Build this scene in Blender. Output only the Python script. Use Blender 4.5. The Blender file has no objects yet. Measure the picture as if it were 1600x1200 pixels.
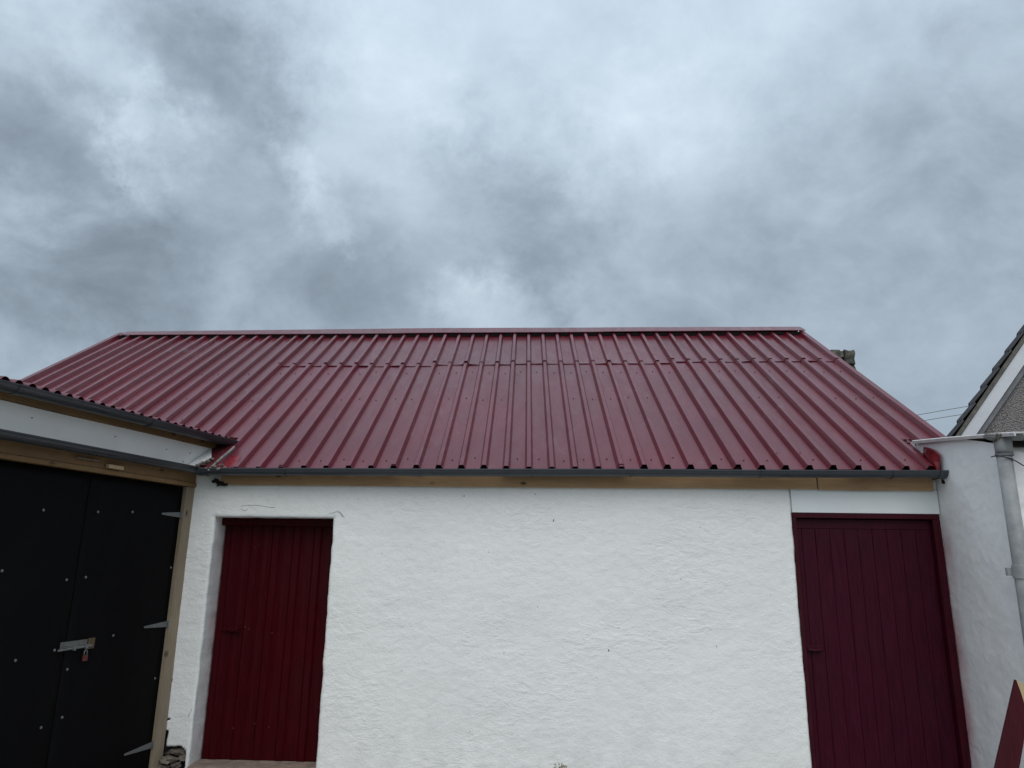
import bpy, bmesh, math, random
from mathutils import Vector, Matrix, noise
random.seed(7)
scene = bpy.context.scene
col = scene.collection
R = math.radians

# ------------------------------------------------------------------ camera
FPX, YAW, PITCH, ROLL = 1109.0, -0.0394, 0.2408, 0.0144
CAM = Vector((0.0996, -6.304, 1.59))
_f = Vector((math.sin(YAW)*math.cos(PITCH), math.cos(YAW)*math.cos(PITCH), math.sin(PITCH)))
_r = Vector((math.cos(YAW), -math.sin(YAW), 0))
_u = _r.cross(_f)
RGT = _r*math.cos(ROLL) + _u*math.sin(ROLL)
UPV = -_r*math.sin(ROLL) + _u*math.cos(ROLL)
cd = bpy.data.cameras.new('camera')
cam = bpy.data.objects.new('camera', cd); col.objects.link(cam)
cd.sensor_width = 36; cd.lens = FPX/1600*36; cd.clip_start = 0.05; cd.clip_end = 3000
M3 = Matrix((RGT, UPV, -_f)).transposed()
cam.matrix_world = Matrix.Translation(CAM) @ M3.to_4x4()
scene.camera = cam

def raydir(px, py): return _f + RGT*((px-800)/FPX) - UPV*((py-600)/FPX)
def on_plane(px, py, p0, n):
    d = raydir(px, py); p0 = Vector(p0); n = Vector(n)
    return CAM + d*((p0-CAM).dot(n)/d.dot(n))
def at(px, py, y=0.0): return on_plane(px, py, (0, y, 0), (0, 1, 0))

# ------------------------------------------------------------------ sky and sun
SUN_EL, SUN_AZ = 52.0, 179.0          # high, behind the camera, veiled by cloud
world = bpy.data.worlds.new('World'); scene.world = world
world.use_nodes = True
wn, wl = world.node_tree.nodes, world.node_tree.links
wn.clear()
def wnode(t, **k):
    n = wn.new(t)
    for a, b in k.items(): setattr(n, a, b)
    return n
def wmath(op, a, b=None, c=None, clamp=False):
    n = wnode('ShaderNodeMath', operation=op, use_clamp=clamp)
    for i, v in enumerate((a, b, c)):
        if v is None: continue
        if isinstance(v, (int, float)): n.inputs[i].default_value = v
        else: wl.new(v, n.inputs[i])
    return n.outputs[0]
wout = wnode('ShaderNodeOutputWorld'); wbg = wnode('ShaderNodeBackground')
wbg.inputs['Strength'].default_value = 0.1
wl.new(wbg.outputs[0], wout.inputs[0])
sky = wnode('ShaderNodeTexSky', sky_type='NISHITA', sun_disc=False, sun_elevation=R(SUN_EL), sun_rotation=R(SUN_AZ))
tc = wnode('ShaderNodeTexCoord'); sep = wnode('ShaderNodeSeparateXYZ')
wl.new(tc.outputs['Generated'], sep.inputs[0])
zc = wmath('MAXIMUM', sep.outputs[2], 0.0)
den = wmath('ADD', zc, 0.22)
cx_ = wmath('DIVIDE', sep.outputs[0], den); cy_ = wmath('DIVIDE', sep.outputs[1], den)
comb = wnode('ShaderNodeCombineXYZ'); wl.new(cx_, comb.inputs[0]); wl.new(cy_, comb.inputs[1])
def wnoise(scale, detail, rough, dist, off):
    mp = wnode('ShaderNodeMapping'); mp.inputs['Location'].default_value = off
    mp.inputs['Rotation'].default_value = (0, 0, R(28)); mp.inputs['Scale'].default_value = (1.0, 0.62, 1)
    wl.new(comb.outputs[0], mp.inputs[0])
    n = wnode('ShaderNodeTexNoise'); wl.new(mp.outputs[0], n.inputs['Vector'])
    n.inputs['Scale'].default_value = scale; n.inputs['Detail'].default_value = detail
    n.inputs['Roughness'].default_value = rough; n.inputs['Distortion'].default_value = dist
    return n.outputs['Fac']
n_big = wnoise(1.1, 5, .5, .25, (3.1, 1.7, 0)); 
# the individual cloud banks of the day: (pixel x, y, radius px, weight)
BANKS = [(40,235,150,-.9),(150,330,120,-.75),(330,120,100,-.85),(385,215,90,-.8),(255,40,110,-.45),(230,430,120,-.5),(400,450,120,-.5),(610,455,110,-.65),(500,400,80,-.25),
 (790,290,90,-.75),(700,240,60,-.3),(900,395,100,-.8),(850,450,70,-.5),(1050,480,120,-.4),(1290,440,180,-.35),(1560,240,170,-.55),(1400,120,160,-.2),(1200,330,120,-.2),(40,500,130,-.65),(1540,520,180,-.3),
 (195,205,50,1.1),(240,255,50,.9),(110,110,70,.5),(45,325,50,.8),(100,350,40,.6),(300,200,70,.5),(480,285,45,.75),(515,375,35,.7),(740,480,50,.8),(700,450,30,.5),(860,60,70,.1),(960,195,80,.3),
 (1050,240,110,.3),(600,120,120,.35),(740,120,120,.1),(10,20,70,.5),(880,500,80,.3),(1090,90,150,.2),(330,300,80,.25)]
warp = wnode('ShaderNodeTexNoise'); wl.new(tc.outputs['Generated'], warp.inputs['Vector'])
warp.inputs['Scale'].default_value = 6.5; warp.inputs['Detail'].default_value = 6; warp.inputs['Roughness'].default_value = .68
wsub = wnode('ShaderNodeVectorMath', operation='SUBTRACT'); wl.new(warp.outputs['Color'], wsub.inputs[0]); wsub.inputs[1].default_value = (.5, .5, .5)
wsc = wnode('ShaderNodeVectorMath', operation='SCALE'); wl.new(wsub.outputs[0], wsc.inputs[0]); wsc.inputs['Scale'].default_value = 0.26
wad = wnode('ShaderNodeVectorMath', operation='ADD'); wl.new(wsc.outputs[0], wad.inputs[0]); wl.new(tc.outputs['Generated'], wad.inputs[1])
def dnoise(scale, detail, rough, dist, off):
    mp = wnode('ShaderNodeMapping'); mp.inputs['Location'].default_value = off
    mp.inputs['Rotation'].default_value = (0, R(-38), 0); mp.inputs['Scale'].default_value = (.78, 1, 1.1)
    wl.new(tc.outputs['Generated'], mp.inputs[0])
    n = wnode('ShaderNodeTexNoise'); wl.new(mp.outputs[0], n.inputs['Vector'])
    n.inputs['Scale'].default_value = scale; n.inputs['Detail'].default_value = detail
    n.inputs['Roughness'].default_value = rough; n.inputs['Distortion'].default_value = dist
    return n.outputs['Fac']
acc = None
for (px, py, rr, wt) in BANKS:
    d = raydir(px, py).normalized()
    dn = wnode('ShaderNodeVectorMath', operation='DISTANCE'); wl.new(wad.outputs[0], dn.inputs[0]); dn.inputs[1].default_value = d
    q = wmath('DIVIDE', dn.outputs['Value'], rr*1.1/FPX)
    g = wmath('POWER', 2.718, wmath('MULTIPLY', wmath('MULTIPLY', q, q), -1.0))
    acc = wmath('MULTIPLY', g, wt) if acc is None else wmath('MULTIPLY_ADD', g, wt, acc)
n_a = dnoise(5.0, 10, .56, .25, (2.1, .7, 1.3)); n_b = dnoise(13.0, 8, .6, .6, (5.1, 2.7, .3))
t = wmath('MULTIPLY_ADD', n_big, 0.15, 0.53-0.075)
t = wmath('ADD', t, wmath('MULTIPLY_ADD', n_a, 0.50, -0.25))
t = wmath('ADD', t, wmath('MULTIPLY_ADD', n_b, 0.24, -0.12))
n_c = dnoise(8.0, 9, .6, .3, (9.1, 4.7, 6.3))
acc = wmath('MULTIPLY', acc, wmath('MAXIMUM', wmath('MULTIPLY_ADD', n_c, 3.2, -.6), 0.15))
t = wmath('MULTIPLY_ADD', acc, 0.30, t)
t = wmath('MULTIPLY_ADD', t, 0.80, 0.135)
ramp = wnode('ShaderNodeValToRGB'); wl.new(t, ramp.inputs[0])
cr = ramp.color_ramp; cr.interpolation = 'B_SPLINE'
cr.elements[0].position = 0.0; cr.elements[0].color = (.185, .228, .28, 1)
cr.elements[1].position = 1.0; cr.elements[1].color = (.92, .97, 1.0, 1)
e = cr.elements.new(.3); e.color = (.285, .35, .42, 1)
e = cr.elements.new(.55); e.color = (.445, .54, .635, 1)
e = cr.elements.new(.8); e.color = (.64, .74, .835, 1)
# an overcast sky is brightest overhead (CIE overcast)
gain = wmath('MULTIPLY_ADD', wmath('POWER', zc, 1.5), 8.5, 8.2)
vm = wnode('ShaderNodeVectorMath', operation='SCALE'); wl.new(ramp.outputs[0], vm.inputs[0]); wl.new(gain, vm.inputs['Scale'])
mix = wnode('ShaderNodeMix', data_type='RGBA'); mix.inputs['Factor'].default_value = 0.96
wl.new(sky.outputs[0], mix.inputs['A']); wl.new(vm.outputs[0], mix.inputs['B'])
wl.new(mix.outputs['Result'], wbg.inputs['Color'])

sd = bpy.data.lights.new('sun', 'SUN'); sd.energy = 1.5; sd.angle = R(50); sd.color = (1.0, .97, .93)
so = bpy.data.objects.new('sun', sd); col.objects.link(so)
az, el = R(SUN_AZ), R(SUN_EL)
sdir = Vector((math.sin(az)*math.cos(el), math.cos(az)*math.cos(el), math.sin(el)))
so.rotation_euler = sdir.to_track_quat('Z', 'Y').to_euler(); so.location = (0, -10, 20)

scene.render.engine = 'CYCLES'
scene.view_settings.view_transform = 'Standard'; scene.view_settings.look = 'None'
scene.view_settings.gamma = 1; scene.view_settings.exposure = 0.06; scene.view_settings.use_curve_mapping = False

# ------------------------------------------------------------------ materials
class NT:
    def __init__(s, name):
        s.m = bpy.data.materials.new(name); s.m.use_nodes = True
        s.n, s.l = s.m.node_tree.nodes, s.m.node_tree.links
        s.b = s.n['Principled BSDF']
        s.geo = s.n.new('ShaderNodeNewGeometry').outputs['Position']
    def node(s, t, **k):
        n = s.n.new(t)
        for a, b in k.items(): setattr(n, a, b)
        return n
    def noise(s, scale, detail=4, rough=.55, dist=0, stretch=(1,1,1), rot=(0,0,0), off=(0,0,0)):
        mp = s.node('ShaderNodeMapping'); mp.inputs['Scale'].default_value = stretch; mp.inputs['Rotation'].default_value = rot; mp.inputs['Location'].default_value = off
        s.l.new(s.geo, mp.inputs[0])
        n = s.node('ShaderNodeTexNoise'); s.l.new(mp.outputs[0], n.inputs['Vector'])
        n.inputs['Scale'].default_value = scale; n.inputs['Detail'].default_value = detail
        n.inputs['Roughness'].default_value = rough; n.inputs['Distortion'].default_value = dist
        return n.outputs['Fac']
    def vor(s, scale, stretch=(1,1,1), feature='F1', out='Distance', rnd=1):
        mp = s.node('ShaderNodeMapping'); mp.inputs['Scale'].default_value = stretch
        s.l.new(s.geo, mp.inputs[0])
        n = s.node('ShaderNodeTexVoronoi', feature=feature); s.l.new(mp.outputs[0], n.inputs['Vector'])
        n.inputs['Scale'].default_value = scale; n.inputs['Randomness'].default_value = rnd
        return n.outputs[out]
    def ramp(s, fac, stops):
        r = s.node('ShaderNodeValToRGB'); s.l.new(fac, r.inputs[0])
        while len(r.color_ramp.elements) < len(stops): r.color_ramp.elements.new(.5)
        for e, (p, c) in zip(r.color_ramp.elements, stops):
            e.position = p; e.color = (c, c, c, 1) if isinstance(c, (int, float)) else (*c, 1)
        return r.outputs[0]
    def mixc(s, fac, a, b, mode='MIX'):
        m = s.node('ShaderNodeMix', data_type='RGBA', blend_type=mode)
        for k, v in (('Factor', fac), ('A', a), ('B', b)):
            if isinstance(v, (int, float)): m.inputs[k].default_value = v
            elif isinstance(v, tuple): m.inputs[k].default_value = (*v, 1)
            else: s.l.new(v, m.inputs[k])
        return m.outputs['Result']
    def math(s, op, a, b=None, clamp=False):
        n = s.node('ShaderNodeMath', operation=op, use_clamp=clamp)
        for i, v in enumerate((a, b)):
            if v is None: continue
            if isinstance(v, (int, float)): n.inputs[i].default_value = v
            else: s.l.new(v, n.inputs[i])
        return n.outputs[0]
    def axis(s, i):
        sp = s.node('ShaderNodeSeparateXYZ'); s.l.new(s.geo, sp.inputs[0]); return sp.outputs[i]
    def set(s, **k):
        for a, v in k.items():
            i = s.b.inputs[a.replace('_', ' ')]
            if isinstance(v, (int, float)): i.default_value = v
            elif isinstance(v, tuple): i.default_value = (*v, 1)
            else: s.l.new(v, i)
    def bump(s, h, dist, strength=1.0, prev=None):
        b = s.node('ShaderNodeBump'); b.inputs['Distance'].default_value = dist; b.inputs['Strength'].default_value = strength
        s.l.new(h, b.inputs['Height'])
        if prev is not None: s.l.new(prev, b.inputs['Normal'])
        s.l.new(b.outputs[0], s.b.inputs['Normal']); return b.outputs[0]

M = {}
def mat_wall():
    t = NT('white_masonry_paint')
    big = t.noise(1.3, 4, .5); fine = t.noise(14, 6, .6, .4, (1, 1, 1.6))
    c = t.mixc(t.ramp(big, [(.3, 0), (.7, 1)]), (.79, .785, .76), (.84, .835, .81))
    c = t.mixc(t.math('MULTIPLY', t.ramp(fine, [(.5, 0), (.72, 1)]), .22), c, (.60, .62, .62))
    # damp grime low down, patchy
    g = t.math('MULTIPLY', t.ramp(t.axis(2), [(.0, 1), (.62, 0)]), t.ramp(t.noise(3.5, 5, .6), [(.42, 0), (.68, 1)]))
    c = t.mixc(t.math('MULTIPLY', g, .28), c, (.50, .51, .49))
    sp = t.vor(9.0, (1, 1, .7)); sn = t.noise(2.7, 2)
    pit = t.math('MULTIPLY', t.ramp(sp, [(.030, 1), (.055, 0)]), t.ramp(sn, [(.56, 0), (.6, 1)]))
    c = t.mixc(t.math('MULTIPLY', pit, .6), c, (.25, .24, .22))
    t.set(Base_Color=c, Roughness=.72, Specular_IOR_Level=.35)
    y_ = t.axis(1)
    ov = t.math('MULTIPLY', t.ramp(y_, [(.06, 0), (.2, 1)]), t.ramp(t.noise(2.4, 4, .6), [(.4, .15), (.62, .8)]))
    c = t.mixc(t.math('MULTIPLY', ov, .7), c, (.42, .10, .13))
    t.set(Base_Color=c)
    a = t.bump(t.noise(4.5, 5, .6, .5, (.85, 1, 1.25)), .014, .42)
    b = t.bump(t.noise(30, 5, .62, .4, (.8, 1, 1.15)), .007, .55, a)
    cc = t.bump(t.noise(85, 4, .65), .004, .8, b)
    t.bump(t.math('MULTIPLY', t.ramp(t.noise(11, 4, .6, 1.0, (.6, 1, 1.5), off=(3, 1, 2)), [(.42, 0), (.72, 1)]), t.ramp(t.noise(1.7, 3, .5, off=(8, 1, 5)), [(.45, 0), (.62, 1)])), .005, .6, cc)
    return t.m
def mat_side():
    # same paint with maroon overspray beside the door frame
    t = NT('white_masonry_paint_overspray')
    big = t.noise(1.6, 4, .5); fine = t.noise(16, 6, .6, .4)
    c = t.mixc(t.ramp(big, [(.3, 0), (.7, 1)]), (.77, .755, .75), (.83, .82, .81))
    c = t.mixc(t.math('MULTIPLY', t.ramp(fine, [(.5, 0), (.7, 1)]), .25), c, (.60, .59, .59))
    near = t.ramp(t.axis(1), [(0.0, 0), (1, 1)])
    y = t.math('ABSOLUTE', t.axis(1))
    y2 = t.math('ABSOLUTE', t.math('SUBTRACT', t.axis(1), .21))
    ymin = t.math('MINIMUM', y, y2)
    hz = t.ramp(t.math('MULTIPLY', t.axis(2), .5), [(.88, 1), (.99, 0)])
    f = t.math('MULTIPLY', t.ramp(ymin, [(.0, 1), (.15, 0)]), t.ramp(t.noise(2.6, 4, .6, off=(1, 4, 2)), [(.36, .3), (.6, .95)]))
    c = t.mixc(t.math('MULTIPLY', t.math('MULTIPLY', f, hz), .8), c, (.42, .10, .13))
    t.set(Base_Color=c, Roughness=.75, Specular_IOR_Level=.3)
    a = t.bump(t.noise(6, 5, .6, .6), .012, .6)
    t.bump(t.noise(30, 5, .62, .5), .004, .6, a)
    return t.m
def mat_roofpaint(name, base, rough=.33, dull=0.0):
    t = NT(name)
    n1 = t.noise(1.1, 4, .55, .3); n2 = t.noise(9, 6, .65, .6, (1, .25, .25)); n3 = t.noise(55, 3, .6)
    c = t.mixc(t.ramp(n1, [(.3, 0), (.7, 1)]), tuple(x*.86 for x in base), tuple(x*1.14 for x in base))
    c = t.mixc(t.math('MULTIPLY', t.ramp(n2, [(.5, 0), (.75, 1)]), .35), c, tuple(x*.6 + .015 for x in base))
    oi = t.node('ShaderNodeObjectInfo').outputs['Random']
    c = t.mixc(t.math('MULTIPLY', oi, .30), c, tuple(x*.55 for x in base))
    # dusty bloom and small dark drips
    c = t.mixc(t.math('MULTIPLY', t.ramp(n3, [(.45, 0), (.8, 1)]), .16), c, (.22, .13, .14))
    d = t.math('MULTIPLY', t.ramp(t.vor(16, (1, .5, .5)), [(.05, 1), (.12, 0)]), t.ramp(t.noise(3.3, 3, .6, off=(5, 2, 1)), [(.52, 0), (.60, 1)]))
    sc = t.math('MULTIPLY', t.ramp(t.noise(6, 6, .7, 1.2, (1, .35, .35), off=(2, 7, 1)), [(.56, 0), (.66, 1)]), t.ramp(t.noise(1.4, 3, .5, off=(4, 4, 4)), [(.45, 0), (.6, 1)]))
    c = t.mixc(t.math('MULTIPLY', sc, .35), c, (.16, .10, .11))
    c = t.mixc(t.math('MULTIPLY', d, .8), c, (.02, .006, .01))
    rg = t.ramp(n2, [(.3, rough-.05), (.7, rough+.12)])
    t.set(Base_Color=c, Roughness=rg, Specular_IOR_Level=.38, Coat_Weight=.15, Coat_Roughness=.12)
    a = t.bump(t.noise(2.6, 3, .5, .3, (1.4, .6, .6)), .006, .35)
    t.bump(t.noise(30, 4, .6), .0012, .3, a)
    return t.m
def mat_paint(name, base, rough=.4, stroke=(9, 9, .7), bump=.0014, spec=.5):
    t = NT(name)
    n1 = t.noise(7, 5, .6, 0, stroke); n2 = t.noise(2, 3, .5)
    c = t.mixc(t.ramp(n1, [(.3, 0), (.7, 1)]), tuple(x*.72 for x in base), tuple(x*1.28 for x in base))
    c = t.mixc(t.math('MULTIPLY', t.ramp(n2, [(.4, 0), (.75, 1)]), .4), c, tuple(x*.7+.004 for x in base))
    t.set(Base_Color=c, Roughness=t.ramp(n1, [(.3, rough-.06), (.7, rough+.12)]), Specular_IOR_Level=spec)
    t.bump(n1, bump, .7)
    return t.m
def mat_wood(name, a, b, along='x', rough=.7):
    t = NT(name)
    st = {'x': (.6, 9, 9), 'z': (9, 9, .6), 'y': (9, .6, 9)}[along]
    g = t.noise(5, 6, .62, 1.4, st); g2 = t.noise(1.3, 3, .5)
    c = t.mixc(t.ramp(g, [(.3, 0), (.68, 1)]), a, b)
    c = t.mixc(t.math('MULTIPLY', t.ramp(g2, [(.35, 0), (.7, 1)]), .5), c, tuple(x*.62 for x in a))
    st2 = {'x': (.55, 1, 1), 'z': (1, 1, .55), 'y': (1, .55, 1)}[along]
    kn = t.ramp(t.vor(7.5, st2), [(.05, 1), (.16, 0)])
    c = t.mixc(t.math('MULTIPLY', kn, .85), c, (.035, .018, .01))
    t.set(Base_Color=c, Roughness=rough, Specular_IOR_Level=.3)
    t.bump(g, .0015, .6)
    return t.m
def mat_plain(name, base, rough=.5, metal=0.0, var=.15, scale=20, bump=.0006, spec=.5):
    t = NT(name)
    n = t.noise(scale, 5, .6)
    c = t.mixc(t.ramp(n, [(.3, 0), (.7, 1)]), tuple(x*(1-var) for x in base), tuple(x*(1+var) for x in base))
    t.set(Base_Color=c, Roughness=t.ramp(t.noise(scale*.6, 4), [(.3, max(.02, rough-.08)), (.7, rough+.1)]), Metallic=metal, Specular_IOR_Level=spec)
    t.bump(n, bump, .5)
    return t.m
M['wall'] = mat_wall(); M['side'] = mat_side()
M['roof'] = mat_roofpaint('maroon_coated_steel', (.110, .0055, .0155))
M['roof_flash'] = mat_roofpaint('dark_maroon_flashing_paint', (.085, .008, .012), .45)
M['red'] = mat_plain('fresh_red_paint', (.17, .005, .012), .3, 0, .35, 9, .002)
M['door_l'] = mat_paint('maroon_door_paint', (.042, .0004, .0026), .40, spec=.10)
M['door_r'] = mat_paint('maroon_board_paint', (.038, .0022, .0100), .40, spec=.14)
M['frame_r'] = mat_paint('maroon_frame_paint', (.044, .0028, .0090), .45, spec=.15)
M['plank'] = mat_paint('old_maroon_board_paint', (.052, .004, .008), .5, spec=.2)
M['fascia'] = mat_wood('new_treated_timber', (.40, .235, .115), (.52, .33, .185))
M['timber'] = mat_wood('brown_timber', (.19, .105, .045), (.27, .16, .075), 'y')
M['post'] = mat_wood('weathered_post_timber', (.24, .185, .125), (.33, .265, .19), 'z')
M['rawwood'] = mat_wood('broken_raw_wood', (.42, .30, .16), (.6, .46, .28), 'z')
M['gutter'] = mat_plain('anthracite_plastic', (.045, .050, .058), .32, 0, .10, 12)
M['gutter_dark'] = mat_plain('black_plastic', (.034, .036, .042), .34, 0, .12, 12)
M['black'] = mat_paint('black_sheet', (.0034, .0031, .0036), .55, (1, 1, .5), .0006, .07)
M['dark'] = mat_plain('dark_void', (.012, .008, .008), .9)
M['galv'] = mat_plain('galvanised_steel', (.16, .163, .16), .5, .25, .2, 60)
M['galv_d'] = mat_plain('dull_bolt_steel', (.15, .148, .14), .5, .4, .25, 60)
M['brass'] = mat_plain('rusty_brass', (.12, .075, .04), .5, .3, .3, 60)
M['lockred'] = mat_plain('red_brown_padlock', (.11, .025, .02), .45, .1, .3, 60)
M['board'] = mat_plain('white_painted_board', (.74, .72, .685), .6, 0, .05, 3)
M['infill'] = mat_plain('white_infill_board', (.69, .72, .72), .6, 0, .03, 3)
M['concrete'] = mat_plain('concrete', (.22, .215, .20), .85, 0, .22, 6, .004)
M['sill'] = mat_plain('brown_stone_sill', (.20, .15, .12), .85, 0, .3, 14, .006)
M['soil'] = mat_plain('grass_and_soil', (.075, .09, .045), .95, 0, .35, 1.5, .02)
M['rubble'] = mat_plain('rubble_stone', (.15, .125, .10), .9, 0, .5, 12, .01)
M['mortar'] = mat_plain('old_mortar', (.20, .165, .14), .9, 0, .4, 25, .006)
M['lead'] = mat_plain('grey_lead', (.17, .17, .155), .6, 0, .4, 30, .003)
M['foam'] = mat_plain('yellow_foam', (.42, .24, .08), .8, 0, .35, 30, .01)
M['pipe'] = mat_plain('grey_painted_iron', (.26, .265, .265), .55, 0, .25, 9, .003)
M['pipe_w'] = mat_plain('old_white_gutter_paint', (.24, .24, .242), .55, 0, .25, 12, .002)
M['flash'] = mat_plain('white_verge_paint', (.56, .53, .52), .6, 0, .14, 14, .004)
M['cable'] = mat_plain('black_cable', (.012, .012, .013), .5)
M['tile'] = mat_plain('dark_roof_tile', (.055, .058, .066), .75, 0, .35, 9, .006)
M['under'] = mat_plain('tile_undercloak', (.13, .12, .105), .85, 0, .3, 14, .006)
M['barge'] = mat_plain('white_bargeboard', (.62, .63, .66), .5, 0, .05, 3)
M['trim'] = mat_plain('grey_trim', (.17, .17, .18), .7, 0, .2, 8)
M['stem'] = mat_plain('dry_stem', (.16, .14, .06), .8)
M['petal'] = mat_plain('faded_flower', (.36, .34, .26), .8, 0, .5, 80)
M['leaf'] = mat_plain('weed_leaf', (.09, .095, .035), .7, 0, .4, 40)
def mat_dash():
    t = NT('pebble_dash')
    v = t.vor(58); n = t.noise(40, 5, .7); w = t.noise(2, 3)
    c = t.mixc(t.ramp(v, [(.15, 0), (.6, 1)]), (.44, .40, .38), (.10, .095, .095))
    c = t.mixc(t.ramp(n, [(.4, 0), (.62, 1)]), c, (.25, .225, .215))
    c = t.mixc(t.math('MULTIPLY', t.ramp(w, [(.4, 0), (.7, 1)]), .3), c, (.2, .19, .18))
    t.set(Base_Color=c, Roughness=.9)
    t.bump(t.math('SUBTRACT', 1, v), .02, .8)
    return t.m
def mat_stack():
    t = NT('mossy_chimney_stone')
    n = t.noise(4.5, 6, .65); v = t.noise(11, 4, .6)
    c = t.mixc(t.ramp(n, [(.35, 0), (.65, 1)]), (.035, .04, .035), (.15, .135, .105))
    c = t.mixc(t.ramp(v, [(.55, 0), (.7, 1)]), c, (.05, .07, .05))
    t.set(Base_Color=c, Roughness=.95); t.bump(n, .05, .8)
    return t.m
M['dash'] = mat_dash(); M['stack'] = mat_stack()

# ------------------------------------------------------------------ mesh helpers
def tag(o, label=None, cat=None, group=None, kind=None):
    for k, v in (('label', label), ('category', cat), ('group', group), ('kind', kind)):
        if v: o[k] = v
    return o
def thing(name, label, cat, loc, group=None):
    o = bpy.data.objects.new(name, None); col.objects.link(o); o.location = loc; o.empty_display_size = .1
    return tag(o, label, cat, group)
def base_of(parent):
    v = Vector((0, 0, 0)); p = parent
    while p is not None: v += p.location; p = p.parent
    return v
class MB:
    def __init__(s): s.v = []; s.f = []
    def add(s, vs, fs):
        n = len(s.v); s.v += [Vector(v) for v in vs]; s.f += [tuple(i+n for i in f) for f in fs]; return s
    def hexa(s, p):   # 8 corners: bottom 4 (ccw), top 4
        return s.add(p, [(0,3,2,1),(4,5,6,7),(0,1,5,4),(1,2,6,5),(2,3,7,6),(3,0,4,7)])
    def box(s, a, b):
        (x0,y0,z0),(x1,y1,z1) = a, b
        return s.hexa([(x0,y0,z0),(x1,y0,z0),(x1,y1,z0),(x0,y1,z0),(x0,y0,z1),(x1,y0,z1),(x1,y1,z1),(x0,y1,z1)])
    def sweep(s, rings, closed=True, caps=True):
        n = len(rings[0]); base = len(s.v)
        for r in rings: s.v += [Vector(p) for p in r]
        for i in range(len(rings)-1):
            for j in range(n if closed else n-1):
                a = base+i*n+j; b = base+i*n+(j+1) % n
                s.f.append((a, b, b+n, a+n))
        if caps and closed:
            s.f.append(tuple(base+j for j in reversed(range(n)))); s.f.append(tuple(base+(len(rings)-1)*n+j for j in range(n)))
        return s
    def tube(s, pts, r, n=10, caps=True):
        pts = [Vector(p) for p in pts]; rings = []
        for i, p in enumerate(pts):
            d = (pts[min(i+1, len(pts)-1)]-pts[max(i-1, 0)]).normalized()
            a = d.orthogonal().normalized() if i == 0 else (a - d*a.dot(d)).normalized()
            b = d.cross(a); rr = r[i] if isinstance(r, (list, tuple)) else r
            rings.append([p + (a*math.cos(2*math.pi*k/n) + b*math.sin(2*math.pi*k/n))*rr for k in range(n)])
        return s.sweep(rings, True, caps)
    def prism(s, poly, off):
        off = Vector(off); poly = [Vector(p) for p in poly]; n = len(poly)
        return s.add(poly+[p+off for p in poly], [tuple(range(n)), tuple(reversed(range(n, 2*n)))]+[(i, i+n, (i+1) % n+n, (i+1) % n) for i in range(n)])
    def lump(s, c, r, sub=2, rough=.25, seed=0, squash=(1,1,1)):
        bm = bmesh.new(); bmesh.ops.create_icosphere(bm, subdivisions=sub, radius=1)
        vs = []
        for v in bm.verts:
            k = 1 + rough*noise.noise(v.co*1.6 + Vector((seed*3.1, seed*1.7, seed)))*2 + rough*.5*noise.noise(v.co*4 + Vector((seed, 0, seed)))
            vs.append(Vector(c) + Vector((v.co.x*squash[0], v.co.y*squash[1], v.co.z*squash[2]))*r*k)
        fs = [tuple(v.index for v in f.verts) for f in bm.faces]; bm.free()
        return s.add(vs, fs)
    def build(s, name, mat, parent=None, bevel=0, smooth=False, origin=None, fixn=True, solid=0, share=None):
        base = base_of(parent) if parent is not None else Vector(origin or (0, 0, 0))
        me = bpy.data.meshes.new(name)
        me.from_pydata([v-base for v in s.v], [], s.f)
        if fixn:
            bm = bmesh.new(); bm.from_mesh(me); bmesh.ops.recalc_face_normals(bm, faces=bm.faces); bm.to_mesh(me); bm.free()
        me.materials.append(M[mat] if isinstance(mat, str) else mat)
        o = bpy.data.objects.new(name, me); col.objects.link(o)
        if parent is not None: o.parent = parent
        else: o.location = base
        if smooth: me.polygons.foreach_set('use_smooth', [True]*len(me.polygons))
        if solid:
            m = o.modifiers.new('s', 'SOLIDIFY'); m.thickness = solid; m.offset = -1
        if bevel:
            m = o.modifiers.new('b', 'BEVEL'); m.width = bevel; m.segments = 2; m.limit_method = 'ANGLE'; m.angle_limit = R(35)
        return o
def fbm(p, sc, oct=3): return noise.fractal(Vector(p)*sc, 1.0, 2.0, oct)
GZ = -0.16

# ------------------------------------------------------------------ ground
b = MB(); b.add([(-900,-900,GZ-.05),(900,-900,GZ-.05),(900,900,GZ-.05),(-900,900,GZ-.05)], [(0,1,2,3)])
tag(b.build('ground', 'soil'), kind='structure')
b = MB(); b.box((-9,-12,GZ-.12),(9,.6,GZ))
tag(b.build('concrete_yard', 'concrete'), kind='structure')

# ------------------------------------------------------------------ outbuilding: the white wall
OB = thing('outbuilding', 'long white rendered outbuilding with maroon ribbed metal roof and two maroon doors', 'outbuilding', (0, 0, GZ))
XL, XR = -2.992, 3.54
LD = (-2.768, -1.706, -.105, 1.912)     # left door opening x0 x1 z0 z1
RD = (2.288, 3.534, GZ, 2.208)         # right door + white infill board above
def disp(x, z):
    d = .012*fbm((x, 3, z), .8, 2) + .0028*fbm((x*.85, 7, z*1.2), 4.5, 3) + .0018*fbm((x*.8, 1, z*1.15), 17, 3)
    return d
def lines(a, b, step, must):
    pts = sorted(set([a, b]+[m for m in must if a < m < b])); out = []
    for p, q in zip(pts, pts[1:]):
        n = max(1, round((q-p)/step)); out += [p+(q-p)*i/n for i in range(n)]
    return out+[b]
ZT = 2.30
xs = lines(XL, XR, .0135, [LD[0], LD[1], RD[0], RD[1]]); zs = lines(GZ, ZT, .0135, [LD[2], LD[3], RD[3]])
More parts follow.
